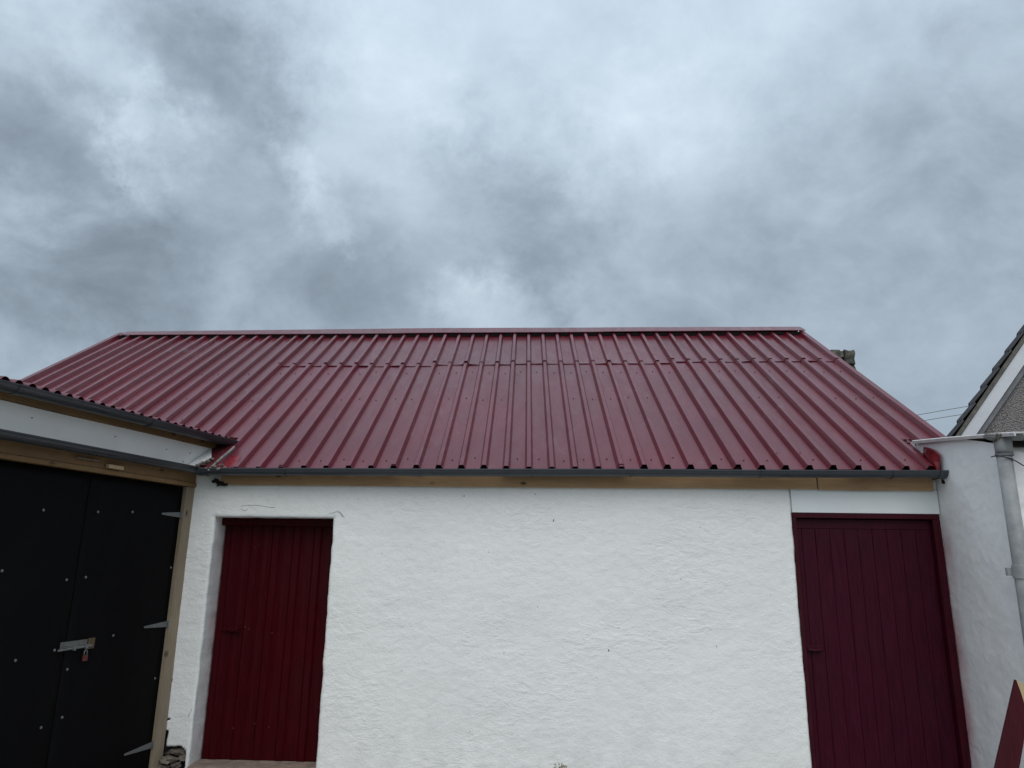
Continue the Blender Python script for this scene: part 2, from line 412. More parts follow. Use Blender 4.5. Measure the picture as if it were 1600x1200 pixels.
def hole(x, z): return (LD[0] < x < LD[1] and z < LD[3]) or (RD[0] < x < RD[1] and z < RD[3]) or (x < -2.80 and z < .045+.03*fbm((x, 0, 0), 6, 2)-.25*max(0, x+2.86)) or (x < -2.965 and z < .25 and fbm((5, z, 0), 12, 2) > -.1)
def edge_d(x, z):
    d = 9
    for (x0, x1, z0, z1) in (LD, RD):
        if z <= z1+.02: d = min(d, abs(x-x0), abs(x-x1))
        if x0-.02 <= x <= x1+.02: d = min(d, abs(z-z1))
    return d
idx = {}; b = MB()
def wv(i, j):
    if (i, j) not in idx:
        x, z = xs[i], zs[j]; e = edge_d(x, z); y = -disp(x, z)
        if e < .02: y += .010*(1-e/.02)**2*(1+.6*fbm((x, 0, z), 9, 2))
        xx, zz = x, z
        if i == 0: xx += .012*fbm((2, 0, z), 11, 3)
        if x < -2.79 and z < .30 and i > 0:
            xx += .010*fbm((x, 2, z), 14, 3); zz += .012*fbm((x, 9, z), 14, 3)
        if e < .0005 and i not in (0, len(xs)-1):
            xx += .006*fbm((1, 5, z), 6, 3); zz += .003*fbm((x, 5, 1), 8, 3)
        idx[(i, j)] = len(b.v); b.v.append(Vector((xx, y, zz)))
    return idx[(i, j)]
cells = set()
for i in range(len(xs)-1):
    for j in range(len(zs)-1):
        if hole((xs[i]+xs[i+1])/2, (zs[j]+zs[j+1])/2): continue
        cells.add((i, j)); b.f.append((wv(i, j), wv(i+1, j), wv(i+1, j+1), wv(i, j+1)))
# the wall's free edges turn back into thickness (not the right hand end, which meets the annexe)
bd = []
for (i, j) in cells:
    for (di, dj, e) in ((-1,0,((i,j+1),(i,j))),(1,0,((i+1,j),(i+1,j+1))),(0,1,((i+1,j+1),(i,j+1))),(0,-1,((i,j),(i+1,j)))):
        if (i+di, j+dj) not in cells and 0 <= j+dj: bd.append(e)
back = {}
def bv(k, d):
    key = (k, d)
    if key not in back:
        p = b.v[idx[k]]; q = Vector((p.x + .004*fbm((p.x, d*9, p.z), 7, 2), .0+d, p.z+.002*fbm((d*5, p.x, p.z), 7, 2)))
        back[key] = len(b.v); b.v.append(q)
    return back[key]
for (p, q) in bd:
    prev = (idx[p], idx[q])
    for d in (.03, .1, .18, .27):
        cur = (bv(p, d), bv(q, d)); b.f.append((prev[0], prev[1], cur[1], cur[0])); prev = cur
w = b.build('wall', 'wall', OB, smooth=True, fixn=True)
# rear, sides: plain masonry shell
b = MB()
b.box((-6.0, .30, GZ), (-3.02, .5, 2.45)); b.box((-6.0, 7.1, GZ), (3.8, 7.3, 2.30))
for x0, x1 in ((-6.0, -5.8), (3.62, 3.80)):
    b.prism([(x0, .51, GZ), (x0, 7.09, GZ), (x0, 7.09, 2.28), (x0, 3.65, 4.66), (x0, .51, 2.62)], (x1-x0, 0, 0))
b.build('shell_wall', 'wall', OB)
b = MB()
b.box((XL+.02, .28, GZ), (LD[1]+.06, .33, 2.28)); b.build('inner_wall', 'dark', OB)
MB().box((RD[0]-.06, .16, GZ), (XR, .2, 2.28)).build('inner_wall', 'dark', OB)
# hairline cracks in the plaster over the left door
def wallpt(px, py, off=.0015):
    p = at(px, py, 0); return Vector((p.x, -disp(p.x, p.z)-off, p.z))
for pts in ([(377,795),(378,791),(392,789),(410,791),(436,794)], [(377,796),(384,798),(389,794)], [(514,802),(520,802),(526,799),(531,801),(541,811)], [(528,797),(533,802),(536,809)],
            [(300,1108),(297,1114),(293,1122)]):
    q = []
    for a, c in zip(pts, pts[1:]):
        for k in range(4):
            f = k/4; q.append(wallpt(a[0]+(c[0]-a[0])*f+random.uniform(-.5, .5), a[1]+(c[1]-a[1])*f+random.uniform(-.5, .5)))
    MB().tube(q, [.0022*random.uniform(.3, 1) for _ in q], 5).build('plaster_crack', 'trim', OB)
b = MB()
for (px, py) in [(725,775),(836,772),(865,813),(597,865),(764,863),(1094,824),(951,1016),(680,893),(952,1017),(627,1048),(1205,930),(1006,790),(1180,1100),(560,780),(893,1072),(734,1142),(1120,1010),(700,978),(1064,905),(840,948)]:
    p = wallpt(px, py, 0); b.lump(p, random.uniform(.006, .011) if px in (725,836,951,865) else random.uniform(.003, .006), 1, .3, px, (.6, .25, 1.2))
tag(b.build('plaster_chips', 'trim', OB), kind='stuff')

# ------------------------------------------------------------------ main roof
TANA = .6590; CA = 1/math.sqrt(1+TANA*TANA); SA = TANA*CA
NR = Vector((0, -SA, CA))
def interp(x, pts):
    if x <= pts[0][0]: return pts[0][1]
    for (a, va), (c, vc) in zip(pts, pts[1:]):
        if x <= c: return va+(vc-va)*(x-a)/(c-a)
    return pts[-1][1]
DE = [(-31, .03), (-16, .028), (-3, .021), (0, .014), (8, .018), (13, .033), (19, .045)]
DR = [(-31, .075), (-27, .035), (-21, -.007), (-15, -.045), (-6, -.055), (0, -.055), (6, -.036), (12, -.030), (15, -.006), (19, .025)]
def RP(k, y, h=0.0):
    f = max(0, min(1, (y+.08)/3.567))
    x = .2*k + interp(k, DE)*(1-f) + interp(k, DR)*f
    return Vector((x, y, 2.356+(.0105-.0025*f)*x+TANA*(y+.08))) + NR*h
RH = .043
def profile(k0, k1, first, last):
    pts = []; k = k0
    W, T = .0365/.2, .0175/.2
    pts.append((k0-W, 0, 1 if first else 1))
    for k in range(k0, k1+1):
        if k > k0: pts.append((k-W, 0, 0))
        pts += [(k-T, RH, 0), (k+T, RH, 0)]
        pts.append((k+W, 0, 0))
        if k < k1:
            pts += [(k+.36, .0, 0), (k+.64, .0, 0)]
    return pts
def sheet(k0, k1, y0, y1, name='roof_sheet', lift0=0.0, lap=False, seed=0):
    pr = profile(k0, k1, 0, 0); rings = []; n = max(6, int((y1-y0)/.22))
    ys = [y0+(y1-y0)*i/n for i in range(n+1)]
    if lap: ys = [y0, y0+.05] + ys[1:]
    sy = .018*math.sin(seed*2.3)
    for iy, y in enumerate(ys):
        ring = []
        for (k, h, _) in pr:
            hh = h
            # the left edge rib laps over the neighbour; the sheet springs a little
            if k <= k0+.17: hh += .007
            hh += lift0*(1-min(1, (y-y0)/.5)) + .0012*noise.noise(Vector((k*1.7, y*1.1, seed)))
            if lap and y < y0+.1:
                hh += .013*max(0, noise.noise(Vector((k*.9+seed*5, 3, 1)))+.25)*(1 if y == y0 else .4)
            yy = y + (sy+.006*noise.noise(Vector((k*.5, seed, 2))) if (iy == 0) else 0)
            ring.append(RP(k, yy, hh))
        rings.append(ring)
    b = MB(); b.sweep(rings, closed=False)
    o = b.build(name, 'roof', OB, fixn=False, solid=.0011)
    return o
for i, k0 in enumerate((-31, -26, -21)): sheet(k0, k0+5, -.10, 3.525, seed=i+1)
def lapy(k): return 2.35 + .010*(k+16)*.35
for i, k0 in enumerate(range(-16, 19, 5)):
    sheet(k0, k0+5, -.10, lapy(k0)+.15, seed=10+i)
    sheet(k0, k0+5, lapy(k0)-.02, 3.525, lift0=.007, lap=True, seed=20+i)
# rear slope
b = MB(); rings = []
for y in (3.66, 7.45):
    rings.append([Vector((.2*k + (.05 if k < -20 else 0), y, 4.805+.0095*.2*k-TANA*(y-3.66)+h)) for k, h, _ in profile(-31, 19, 0, 0)])
b.sweep(rings, closed=False); b.build('rear_roof_sheet', 'roof', OB, fixn=False, solid=.001)
# dark sheet added just under the roof sheets to blacken the rib openings
b = MB(); b.add([RP(-30.9, -.05, -.006), RP(19.1, -.05, -.006), RP(19.1, 3.62, -.006), RP(-30.9, 3.62, -.006)], [(0,1,2,3)])
b.build('dark_rib_backing', 'dark', OB, solid=.004)
# black foam fillers in the pans under the ridge
b = MB()
for k in range(-31, 19):
    a, c = k+.165, k+.835
    b.hexa([RP(a, 3.475, .001), RP(c, 3.475, .001), RP(c, 3.50, .001), RP(a, 3.50, .001), RP(a, 3.475, RH), RP(c, 3.475, RH), RP(c, 3.50, RH), RP(a, 3.50, RH)])
tag(b.build('ridge_filler', 'dark', OB), kind='stuff')
# ridge capping in three lengths, each lapping the next
def apexz(x): return interp(x, [(-6.3, 4.806), (-1.93, 4.866), (0, 4.878), (4.0, 4.897)])
for (x0, x1, dh, sd_) in ((-6.07, -1.86, 0, 1), (-1.95, 1.10, .006, 2), (1.02, 3.875, .012, 3)):
    rings = []; n = 14
    for i in range(n+1):
        x = x0+(x1-x0)*i/n; w_ = .004*noise.noise(Vector((x*1.3, sd_, 0)))
        z = apexz(x)+dh*.6+w_
        ze_ = 2.356+.0082*x+TANA*3.52+.075+dh+w_; rings.append([(x, 3.438, ze_-.008), (x, 3.438, ze_), (x, 3.45, ze_+.008), (x, 3.63, z+.002), (x, 3.65, z+.002), (x, 3.67, z-.003), (x, 3.83, z-.10)])
    MB().sweep(rings, closed=False).build('ridge_cap', 'roof', OB, fixn=False, solid=.0015)
# verge trims on the two ends
for kk, s_ in ((19.16, 1), (-31.16, -1)):
    b = MB(); rings = []
    for i in range(13):
        y = -.1+3.72*i/12
        p = RP(kk, y, 0); rr = []
        for dx, h in ((-.045, RH+.003), (.012, RH+.006), (.018, RH), (.018, -.09), (.012, -.09), (.012, RH-.004), (-.045, RH-.002)):
            rr.append(p+Vector((dx*s_, 0, 0))+NR*h)
        rings.append(rr)
    b.sweep(rings); b.build('verge_trim', 'roof', OB)
# roofing screws with washers
b = MB()
def screw(p, r=.0085, n=NR):
    a = Vector(n).orthogonal().normalized(); c = Vector(n).cross(a)
    b.sweep([[p+(a*math.cos(q*math.pi/3)+c*math.sin(q*math.pi/3))*rr+Vector(n)*h for q in range(6)] for rr, h in ((r, 0), (r, .002), (r*.55, .0025), (r*.5, .007), (.001, .0075))])
for k in range(-31, 19):
    for y in ((.07, .16, 1.36, 2.12, 2.46)):
        if y == .16 or random.random() < .25: continue
        if k < -16 and y > 2.3: continue
        f = .5+random.uniform(-.06, .06)
        screw(RP(k+f, y+random.uniform(-.03, .03), .0015))
    if random.random() < .35: screw(RP(k, random.choice((.1, .8, 1.5, 2.6, 3.1)), RH+.003), .006)
tag(b.build('roofing_screws', 'roof_flash', OB), kind='stuff')
# patch of fresh red paint on the first pan at the eave, by the valley
b = MB(); rows = []
for i in range(5):
    y = -.085+.055*i
    rows.append([RP(-13.80+.0*i+.15*math.sin(i*2.1)*.3, y, .0032), RP(-13.5, y, .0036), RP(-13.20-.04*i, y, .0032)])
b.sweep(rows, closed=False); b.build('paint_patch', 'red', OB, fixn=False)

# ------------------------------------------------------------------ gutters
def gutter_ring(c, out, r=.056, th=.003, n=12, lip=.007, up=Vector((0,0,1)), k=1.0):
    """half round channel, open side up; c = centre of the open top, out = outward unit"""
    inn = [c + out*(k*(r-th)*math.cos(a)) - up*((r-th)*math.sin(a)) for a in [math.pi*i/n for i in range(n+1)]]
    ext = [c + out*(k*r*math.cos(a)) - up*(r*math.sin(a)) for a in [math.pi*i/n for i in range(n+1)]]
    return ext[:1] and [c+out*k*(r+lip*.5)+up*.003, c+out*k*(r+lip*.5)-up*lip] + ext[1:] + [p for p in reversed(inn)] + [c+out*k*(r-th)+up*.003]
def band(pts_c, out, r, name, mat, parent, half=.014):
    """union or bracket: a collar round the gutter at one place along dir"""
    c, d = pts_c
    rings = [gutter_ring(c+d*s, out, r+e, .004+e, 12, .009) for s, e in ((-half, .002), (-half, .0055), (half, .0055), (half, .002))]
    return MB().sweep(rings).build(name, mat, parent, smooth=False)
def gz_main(x): return interp(x, [(-2.9, 2.316), (0.4, 2.339), (3.56, 2.356)])
GY = -.155; OUT = Vector((0, -1, 0))
rings = []
for i in range(25):
    x = -2.86+(3.545+2.86)*i/24
    rings.append(gutter_ring(Vector((x, GY, gz_main(x)+.0015*math.sin(x*2.2))), OUT, .058))
G = MB().sweep(rings).build('gutter', 'gutter', OB, bevel=0)
def gx(px): return at(px, 741, GY-.05).x
for px in (443, 987, 1190, 1397, 824): band((Vector((gx(px), GY, gz_main(gx(px)))), Vector((1,0,0))), OUT, .058, 'gutter_bracket', 'gutter', OB, .006)
for px in (650,): band((Vector((gx(px), GY, gz_main(gx(px)))), Vector((1,0,0))), OUT, .058, 'gutter_union', 'gutter', OB, .045)
band((Vector((3.50, GY, gz_main(3.5))), Vector((1,0,0))), OUT, .058, 'gutter_union', 'gutter', OB, .028)
c = Vector((3.548, GY, gz_main(3.5)))
b = MB(); ring = [c+OUT*(.064*math.cos(math.pi*i/12))-Vector((0,0,.064*math.sin(math.pi*i/12))) for i in range(13)]
b.prism(ring, (.012, 0, 0)); b.build('gutter_end_cap', 'gutter_dark', OB)
MB().lump((3.555, GY+.06, 2.285), .035, 2, .5, 4, (.5, 1, 1)).lump((3.545, GY+.03, 2.27), .02, 1, .5, 9, (.8, 1, 1)).build('dark_sealant_and_gap', 'dark', OB)

# fascia boards of new timber
def fz(px, py): return at(px, py, -.035)
for (a, c, nm) in ((344, 1276.5, 0), (1278.5, 1458.5, 1)):
    za = fz(a, 757.5+ (a-344)*.0075).z if a < 1000 else fz(a, 765.5).z
    zc_ = fz(c, 764.5).z if c < 1300 else fz(c, 767).z
    xa, xc = fz(a, 760).x, fz(c, 760).x
    b = MB(); n = 10; rings = []
    for i in range(n+1):
        f = i/n; x = xa+(xc-xa)*f; z0 = za+(zc_-za)*f + .0015*math.sin(f*9+nm)
        rings.append([(x, -.036, z0), (x, -.036, 2.33+.008*x), (x, -.012, 2.33+.008*x), (x, -.012, z0)])
    b.sweep(rings); b.build('fascia_board', 'fascia', OB, bevel=.003)
MB().lump((-2.74, -.03, 2.205), .028, 2, .6, 3, (1.3, .6, .7)).lump((-2.70, -.035, 2.19), .018, 2, .6, 6, (1.6, .6, .6)).lump((-2.79, -.03, 2.225), .022, 2, .6, 8).build('filler_foam', 'dark', OB)

# ------------------------------------------------------------------ left maroon door
D = bpy.data.objects.new('door', None); col.objects.link(D); D.parent = OB; D.location = (LD[0], .2, 0)
D['label'] = 'dark maroon door clad in ribbed metal sheet'
x0, x1 = LD[0]+.012, LD[1]-.004
b = MB(); rings = []
prof = []; x = x0+.03; 
ribs = [x0+.10+.19*i for i in range(6)]
prof.append((x0+.004, 0))
for rx in ribs:
    for dx, h in ((-.042, 0), (-.026, -.017), (.026, -.017), (.042, 0)):
        if rx+dx < x1-.01: prof.append((rx+dx, h))
    for dx in (.08, .112):
        if rx+dx < x1-.01: prof.append((rx+dx, -.003 if dx == .08 else 0))
prof.append((x1-.004, 0)); prof.sort()
for z in [LD[2]+.008+(1.845-LD[2])*i/10 for i in range(11)]:
    rings.append([(xx, .212+h+.0016*noise.noise(Vector((xx*3, 0, z*1.6))), z) for xx, h in prof])
b.sweep(rings, closed=False); b.build('cladding_sheet', 'door_l', D, solid=.0012)
MB().box((x0, .222, LD[2]), (x1, .262, 1.91)).build('door_panel', 'dark', D)
b = MB().box((x0-.03, .15, 1.845), (x1+.02, .205, 1.93)); b.build('door_head', 'door_l', OB, bevel=.004)
MB().box((x1-.035, .165, LD[2]), (x1+.03, .208, 1.843)).build('door_jamb', 'door_l', OB, bevel=.004)
def dl(px, py): return at(px, py, .19)
p = dl(362, 984); L = bpy.data.objects.new('latch', None); col.objects.link(L); L.parent = D; L.location = p-base_of(D)
b = MB().box((p.x-.075, .186, p.z-.018), (p.x+.07, .194, p.z+.018)); b.build('latch_plate', 'door_l', L, bevel=.003) if False else None
col.objects.unlink(L); bpy.data.objects.remove(L)
b = MB().box((p.x-.075, .184, p.z-.02), (p.x+.07, .194, p.z+.02)); b.tube([(p.x-.09, .178, p.z), (p.x+.06, .178, p.z)], .008, 8)
for dx in (-.05, .01, .05): b.box((p.x+dx-.008, .168, p.z-.017), (p.x+dx+.008, .184, p.z+.017))
b.build('latch', 'door_l', D, bevel=.002)
b = MB()
for (px, py) in ((383, 980), (389, 983), (404, 852), (399, 855), (364, 1138), (420, 1136), (398, 1131), (425, 989)):
    b.lump(dl(px, py), .005, 1, .4, px, (1.6, .4, .8))
tag(b.build('scuffs', 'lockred', D), kind='stuff')
b = MB().box((LD[0]+.005, -.03, GZ-.02), (LD[1]-.003, .22, LD[2]+.004)); b.build('door_sill', 'sill', OB, bevel=.012)

# ------------------------------------------------------------------ right maroon door
D2 = bpy.data.objects.new('door', None); col.objects.link(D2); D2.parent = OB; D2.location = (2.35, .05, 0)
D2['label'] = 'maroon boarded door with vertical planks'
fx0, fx1, ft = RD[0]+.002, RD[1]-.002, 2.006
MB().box((fx0, -.004, ft-.042), (fx1, .09, ft)).build('frame_head', 'frame_r', OB, bevel=.003)
MB().box((fx0, -.003, GZ+.01), (fx0+.030, .09, ft-.043)).build('frame_jamb', 'frame_r', OB, bevel=.003)
MB().box((fx1-.062, -.006, GZ+.01), (fx1, .09, ft-.043)).build('frame_jamb', 'frame_r', OB, bevel=.003)
MB().box((fx0, -.007, ft+.003), (fx1+.004, .02, RD[3]+.004)).build('infill_board', 'infill', OB, bevel=.0025)
MB().box((fx0, .021, ft+.003), (fx1, .1, RD[3])).build('lintel', 'dark', OB)
dx0, dx1, dt = fx0+.034, fx1-.066, ft-.050
MB().box((dx0, .05, GZ+.02), (dx1, .075, dt)).build('door_panel', 'door_r', D2)
MB().box((dx0, .0405, dt-.078), (dx1, .049, dt)).build('top_rail', 'door_r', D2, bevel=.0015)
cuts = [at(px, 832, .04).x for px in (1252.5, 1273.5, 1296, 1318.5, 1340.5, 1362.5, 1384.8, 1407.5)]
edges = [dx0]+cuts[0:]+[cuts[-1]+.122, dx1]
for a, c in zip(edges, edges[1:]):
    y = .042+random.uniform(-.0008, .0008)
    b = MB()
    q = .0035
    z0, z1 = GZ+.02, dt-.081
    poly = [(a+.0006, .049, z0), (a+.0006, y+q, z0), (a+q, y, z0), (c-q, y, z0), (c-.0006, y+q, z0), (c-.0006, .049, z0)]
    b.prism(poly, (0, 0, z1-z0)); b.build('plank', 'door_r', D2)
p = at(1278, 1015, .03)
b = MB(); b.box((p.x-.09, .032, p.z-.012), (p.x+.04, .041, p.z+.030)); b.box((p.x-.075, .018, p.z-.01), (p.x+.015, .032, p.z+.006))
b.tube([(p.x-.085, .014, p.z+.0), (p.x-.03, .006, p.z-.006), (p.x+.035, .02, p.z-.001)], .0075, 8)
b.build('latch', 'door_r', D2, bevel=.002)

# ------------------------------------------------------------------ left shed
L0 = Vector((-3.0, 0, 0)); LDR = Vector((-.2, -.98, 0)).normalized(); LN = Vector((-LDR.y, LDR.x, 0))
def S(s, off, z): return L0 + LDR*s + LN*off + Vector((0, 0, z))
SH = thing('shed', 'dark shed with black double doors, white board above them and two black gutters', 'shed', tuple(S(1.6, -1.2, GZ)))
def sbox(s0, s1, o0, o1, z0, z1, b=None):
    b = b or MB()
    return b.hexa([S(s0, o0, z0), S(s1, o0, z0), S(s1, o1, z0), S(s0, o1, z0), S(s0, o0, z1), S(s1, o0, z1), S(s1, o1, z1), S(s0, o1, z1)])
M['timber'].node_tree  # (grain runs along y, close to the facade's direction)
sbox(-.0, 2.42, -.06, .022, 2.205, 2.300).build('header_beam', 'timber', SH, bevel=.004)
sbox(.0, 2.42, -.05, .034, 2.168, 2.203).build('header_batten', 'timber', SH, bevel=.003)
sbox(-.003, .105, -.05, .018, GZ, 2.166).build('door_post', 'post', SH, bevel=.004)
sbox(2.19, 2.30, -.05, .018, GZ, 2.166).build('door_post', 'post', SH, bevel=.004)
# the white board: right end is ragged where it meets the old mortar
b = MB(); n = 8
b.prism([on_plane(px, py, S(0, .006, 0), LN) for px, py in ((330.5,700),(330.5,716),(326,718),(321,722),(315,722),(309,726),(303,728),(300,733))] + [ S(3.9, .006, 2.302), S(3.9, .006, 2.545), S(1.5, .006, 2.541)], -LN*.02)
b.build('white_board', 'board', SH)
for i, (px, py) in enumerate([(50,653),(180,682),(260,702),(297,708),(286,721)]):
    p = on_plane(px, py, S(0, .006, 0), LN)
    MB().lump(p, .0075, 1, .2, i, (1, 1.2, .7)).build('screw', 'trim', SH)
sbox(-.24, 3.9, -.05, .014, 2.546, 2.640).build('eave_board', 'timber', SH, bevel=.003)
sbox(-.10, 3.9, -.12, -.056, 2.302, 2.62).build('backing_board', 'dark', SH)
# odd bits of timber left on the header
p = on_plane(181, 721, S(0, .05, 0), LN); s_ = (p-L0).dot(LDR)
sbox(s_-.075, s_+.075, .035, .065, 2.212, 2.240).build('timber_offcut', 'rawwood', SH, bevel=.002)
p = on_plane(137, 712, S(0, .05, 0), LN); s_ = (p-L0).dot(LDR)
sbox(s_-.11, s_+.09, .036, .060, 2.246, 2.256).build('timber_offcut', 'sill', SH, bevel=.002)
# body of the shed
sbox(2.30, 3.9, -.14, .0, GZ, 2.30).build('wall', 'wall', SH)
b = MB(); sbox(.2, 3.9, -3.1, -2.95, GZ, 2.9, b); sbox(3.76, 3.9, -2.94, -.15, GZ, 2.62, b); b.build('rear_wall', 'wall', SH)
sbox(.11, 3.7, -1.3, -1.25, GZ, 2.4).build('inner_wall', 'dark', SH)
# two black leaves
def leaf(s0, s1, lab):
    o = bpy.data.objects.new('door_leaf', None); col.objects.link(o); o.parent = SH; o.location = S(s0, -.03, 0)-base_of(SH); o['label'] = lab
    b = MB(); ns, nz = 14, 24; g = {}
    for i in range(ns+1):
        for j in range(nz+1):
            s = s0+(s1-s0)*i/ns; z = GZ+.03+(2.160-GZ-.03)*j/nz
            b.v.append(S(s, -.016+.003*noise.noise(Vector((s*1.8, z*1.3, 1))), z))
    for i in range(ns):
        for j in range(nz):
            a = i*(nz+1)+j; b.f.append((a, a+1, a+nz+2, a+nz+1))
    b.build('door_sheet', 'black', o, smooth=True, fixn=False, solid=.004)
    sbox(s0, s1, -.055, -.024, GZ+.03, 2.155).build('door_frame', 'black', o)
    return o
A = leaf(.112, 1.128, 'black door leaf hung beside the white wall, carrying the bolt'); B = leaf(1.136, 2.18, 'black door leaf further from the white wall')
def onleaf(px, py, off=-.012): return on_plane(px, py, S(0, off, 0), LN)
scr_me = None
for (px, py) in [(3,892),(68,797),(153,800),(207,800),(104,906),(134,902),(267,887),(177,993),(24,1032),(97,1121),(64,1137),(242,1060),(85,1016),(105,1046)]:
    p = onleaf(px, py); s = (p-L0).dot(LDR); par = A if s < 1.132 else B
    if scr_me is None:
        b = MB()
        e1, e2 = LDR, Vector((0,0,1))
        b.sweep([[(e1*math.cos(q*math.pi/4)+e2*math.sin(q*math.pi/4))*rr+LN*h for q in range(8)] for rr, h in ((.010, 0), (.010, .002), (.006, .0035), (.006, .006), (.002, .007))])
        o = b.build('screw', 'galv', A); o.location = p-base_of(A); scr_me = o.data
        scr_me.transform(Matrix.Translation(base_of(A)))
    else:
        o = bpy.data.objects.new('screw', scr_me); col.objects.link(o); o.parent = par; o.location = p-base_of(par)
# tee hinges
for (tipx, tipy, rx, ry) in ((252, 802.5, 288, 805), (224, 981, 265.5, 973.5), (193, 1180, 240, 1162.5)):
    t_ = onleaf(tipx, tipy); r_ = onleaf(rx, ry); zc2 = (t_.z+r_.z)/2
    s1, s0 = (t_-L0).dot(LDR), .108
    zt, zr = zc2-.002, zc2+.002
    b = MB(); b.prism([S(s0, -.011, zr-.024), S(s0, -.011, zr+.024), S(s1-.01, -.011, zt+.008), S(s1, -.011, zt), S(s1-.01, -.011, zt-.008)], LN*.004)
    hg = b.build('hinge', 'galv', A, bevel=.001)
    MB().tube([S(.105, .0, zr-.03), S(.105, .0, zr+.03)], .007, 8).build('hinge_pin', 'galv', SH)
    bb = MB()
    for f in (.2, .45, .75): bb.lump(S(s0+(s1-s0)*f, -.006, zr), .0042, 1, .1, 1)
    tag(bb.build('hinge_screws', 'trim', A), kind='stuff')
# sliding bolt with keep
pl_ = onleaf(92, 1019); pr_ = onleaf(146, 1001)
sa, sb, zb = (pl_-L0).dot(LDR), (pr_-L0).dot(LDR), (pl_.z+pr_.z)/2
def bolt_parts():
    b = MB(); sbox(sb+.06, sa, -.012, -.008, zb-.004, zb+.040, b); b.build('bolt_plate', 'galv_d', A, bevel=.001)
    b = MB().tube([S(sa+.02, -.0, zb-.012), S(sb+.02, -.0, zb-.008)], .0075, 8); b.build('bolt_bar', 'galv', A)
    b = MB()
    for f in (.18, .55): 
        s = sb+.02+(sa-sb)*f; sbox(s-.010, s+.010, -.009, .012, zb-.024, zb+.006).build('bolt_guide', 'galv', A, bevel=.001)
    b.tube([S(sa-.03, .006, zb+.018), S(sa-.03, .035, zb+.014)], .007, 8)
    b.build('bolt_handle', 'galv', A)
    sbox(sb-.005, sb+.055, -.012, -.002, zb-.030, zb+.045).build('bolt_keep', 'brass', A, bevel=.002)
bolt_parts()
# padlock
pk = onleaf(133, 1026, .006)
PL = thing('padlock', 'small reddish padlock hanging from the bolt on the black door', 'padlock', tuple(pk-Vector((0,0,.035))))
sk = (pk-L0).dot(LDR)
sbox(sk-.020, sk+.020, -.002, .014, pk.z-.030, pk.z+.010).build('padlock_body', 'lockred', PL, bevel=.004)
MB().tube([S(sk-.013, .006, pk.z+.008), S(sk-.013, .006, pk.z+.032), S(sk-.008, .006, pk.z+.044), S(sk, .006, pk.z+.048), S(sk+.008, .006, pk.z+.044), S(sk+.013, .006, pk.z+.032), S(sk+.013, .006, pk.z+.008)], .0035, 8).build('shackle', 'galv', PL, smooth=True)

# corrugated roof of the shed: sinusoidal-ish sheet, low pitch, running into the main roof
PIT = math.tan(R(8.0))
b = MB(); prof = []
s = -.42
while s < 4.0:
    for ds, h in ((0, 0), (.018, .003), (.034, .022), (.050, .027), (.066, .022), (.082, .003)):
        prof.append((s+ds, h))
    s += .1
rings = []
for d in (-.085, .3, .8, 1.6, 3.2):
    rings.append([S(ss, -d, 2.652+PIT*(d+.085)+h+.002*noise.noise(Vector((ss*2, d, 0)))) for ss, h in prof])
b.sweep(rings, closed=False); b.build('roof_sheet', 'roof', SH, fixn=False, solid=.0015)
b = MB(); sbox(-.40, 3.9, -.05, .05, 2.640, 2.650, b); b.build('eave_filler', 'dark', SH)
# end cap of that roof where it dies into the main roof
b = MB(); b.prism([S(-.44, .10, 2.600), S(-.44, .10, 2.690), S(-.30, .10, 2.678), S(-.26, .10, 2.60)], -LN*.16); b.build('end_flashing', 'roof_flash', SH, bevel=.004)
b = MB(); b.prism([on_plane(px, py, RP(-14, 0, .03), NR) for px, py in ((329,703),(345,698),(371,696),(364,703),(355,710),(346,718),(334,729),(325,735),(322,728),(330,722))], NR*.012); b.build('shaded_corner_flashing', 'roof_flash', SH)  # dark piece: flashing plus the shed roof's shade on the pan, in colour
MB().prism([on_plane(px, py, RP(-14, 0, .045), NR) for px, py in ((295,727.5),(330.5,701),(330.5,716),(326,718),(321,722),(315,722),(309,726),(303,730))], NR*.01).build('white_board', 'board', SH)
# grey lead strip and crumbly mortar down the valley
pts = [RP(-14.80, -.085, .02), RP(-14.55, .05, .022), RP(-14.35, .17, .024), RP(-14.15, .29, .024)]
b = MB(); rings = []
for p in [on_plane(px, py, RP(-14, 0, .055), NR) for px, py in ((326, 734), (336, 724), (347, 714), (358, 705), (366, 698))]:
    j=.004*noise.noise(p*37); rings.append([p+Vector((-.011+j, 0, -.006)), p+Vector((-.006, 0, .006+j)), p+Vector((.006+j, 0, .004)), p+Vector((.010, 0, -.008))])
b.sweep(rings); b.build('lead_strip', 'lead', SH)
b = MB()
for i, (px, py, r) in enumerate([(310,727,.022),(317,724,.026),(325,721,.022),(331,717,.016),(333,729,.022),(322,732,.018),(341,733,.020),(352,730,.016),(346,726,.016),(338,722,.012)]):
    b.lump(on_plane(px, py, RP(-14, 0, .06), NR), r*.8, 2, .5, i, (1.2, 1, .7))
tag(b.build('crumbled_mortar', 'mortar', SH), kind='stuff')
b = MB()
for i, (px, py, r) in enumerate([(340,733,.03),(348,731,.022),(356,733,.02)]): b.lump(on_plane(px, py, RP(-14, 0, .02), NR), r*.8, 2, .6, i+20, (1.2, 1, .6))
b.build('dark_sealant_and_gap', 'roof_flash', SH)
b = MB()
for i, px in enumerate((361, 382)): MB().lump(on_plane(px, 732.5, RP(-14, 0, .015), NR), .016, 2, .3, i+31, (1.4, 1, .8)).build('rib_filler', 'dark', OB)

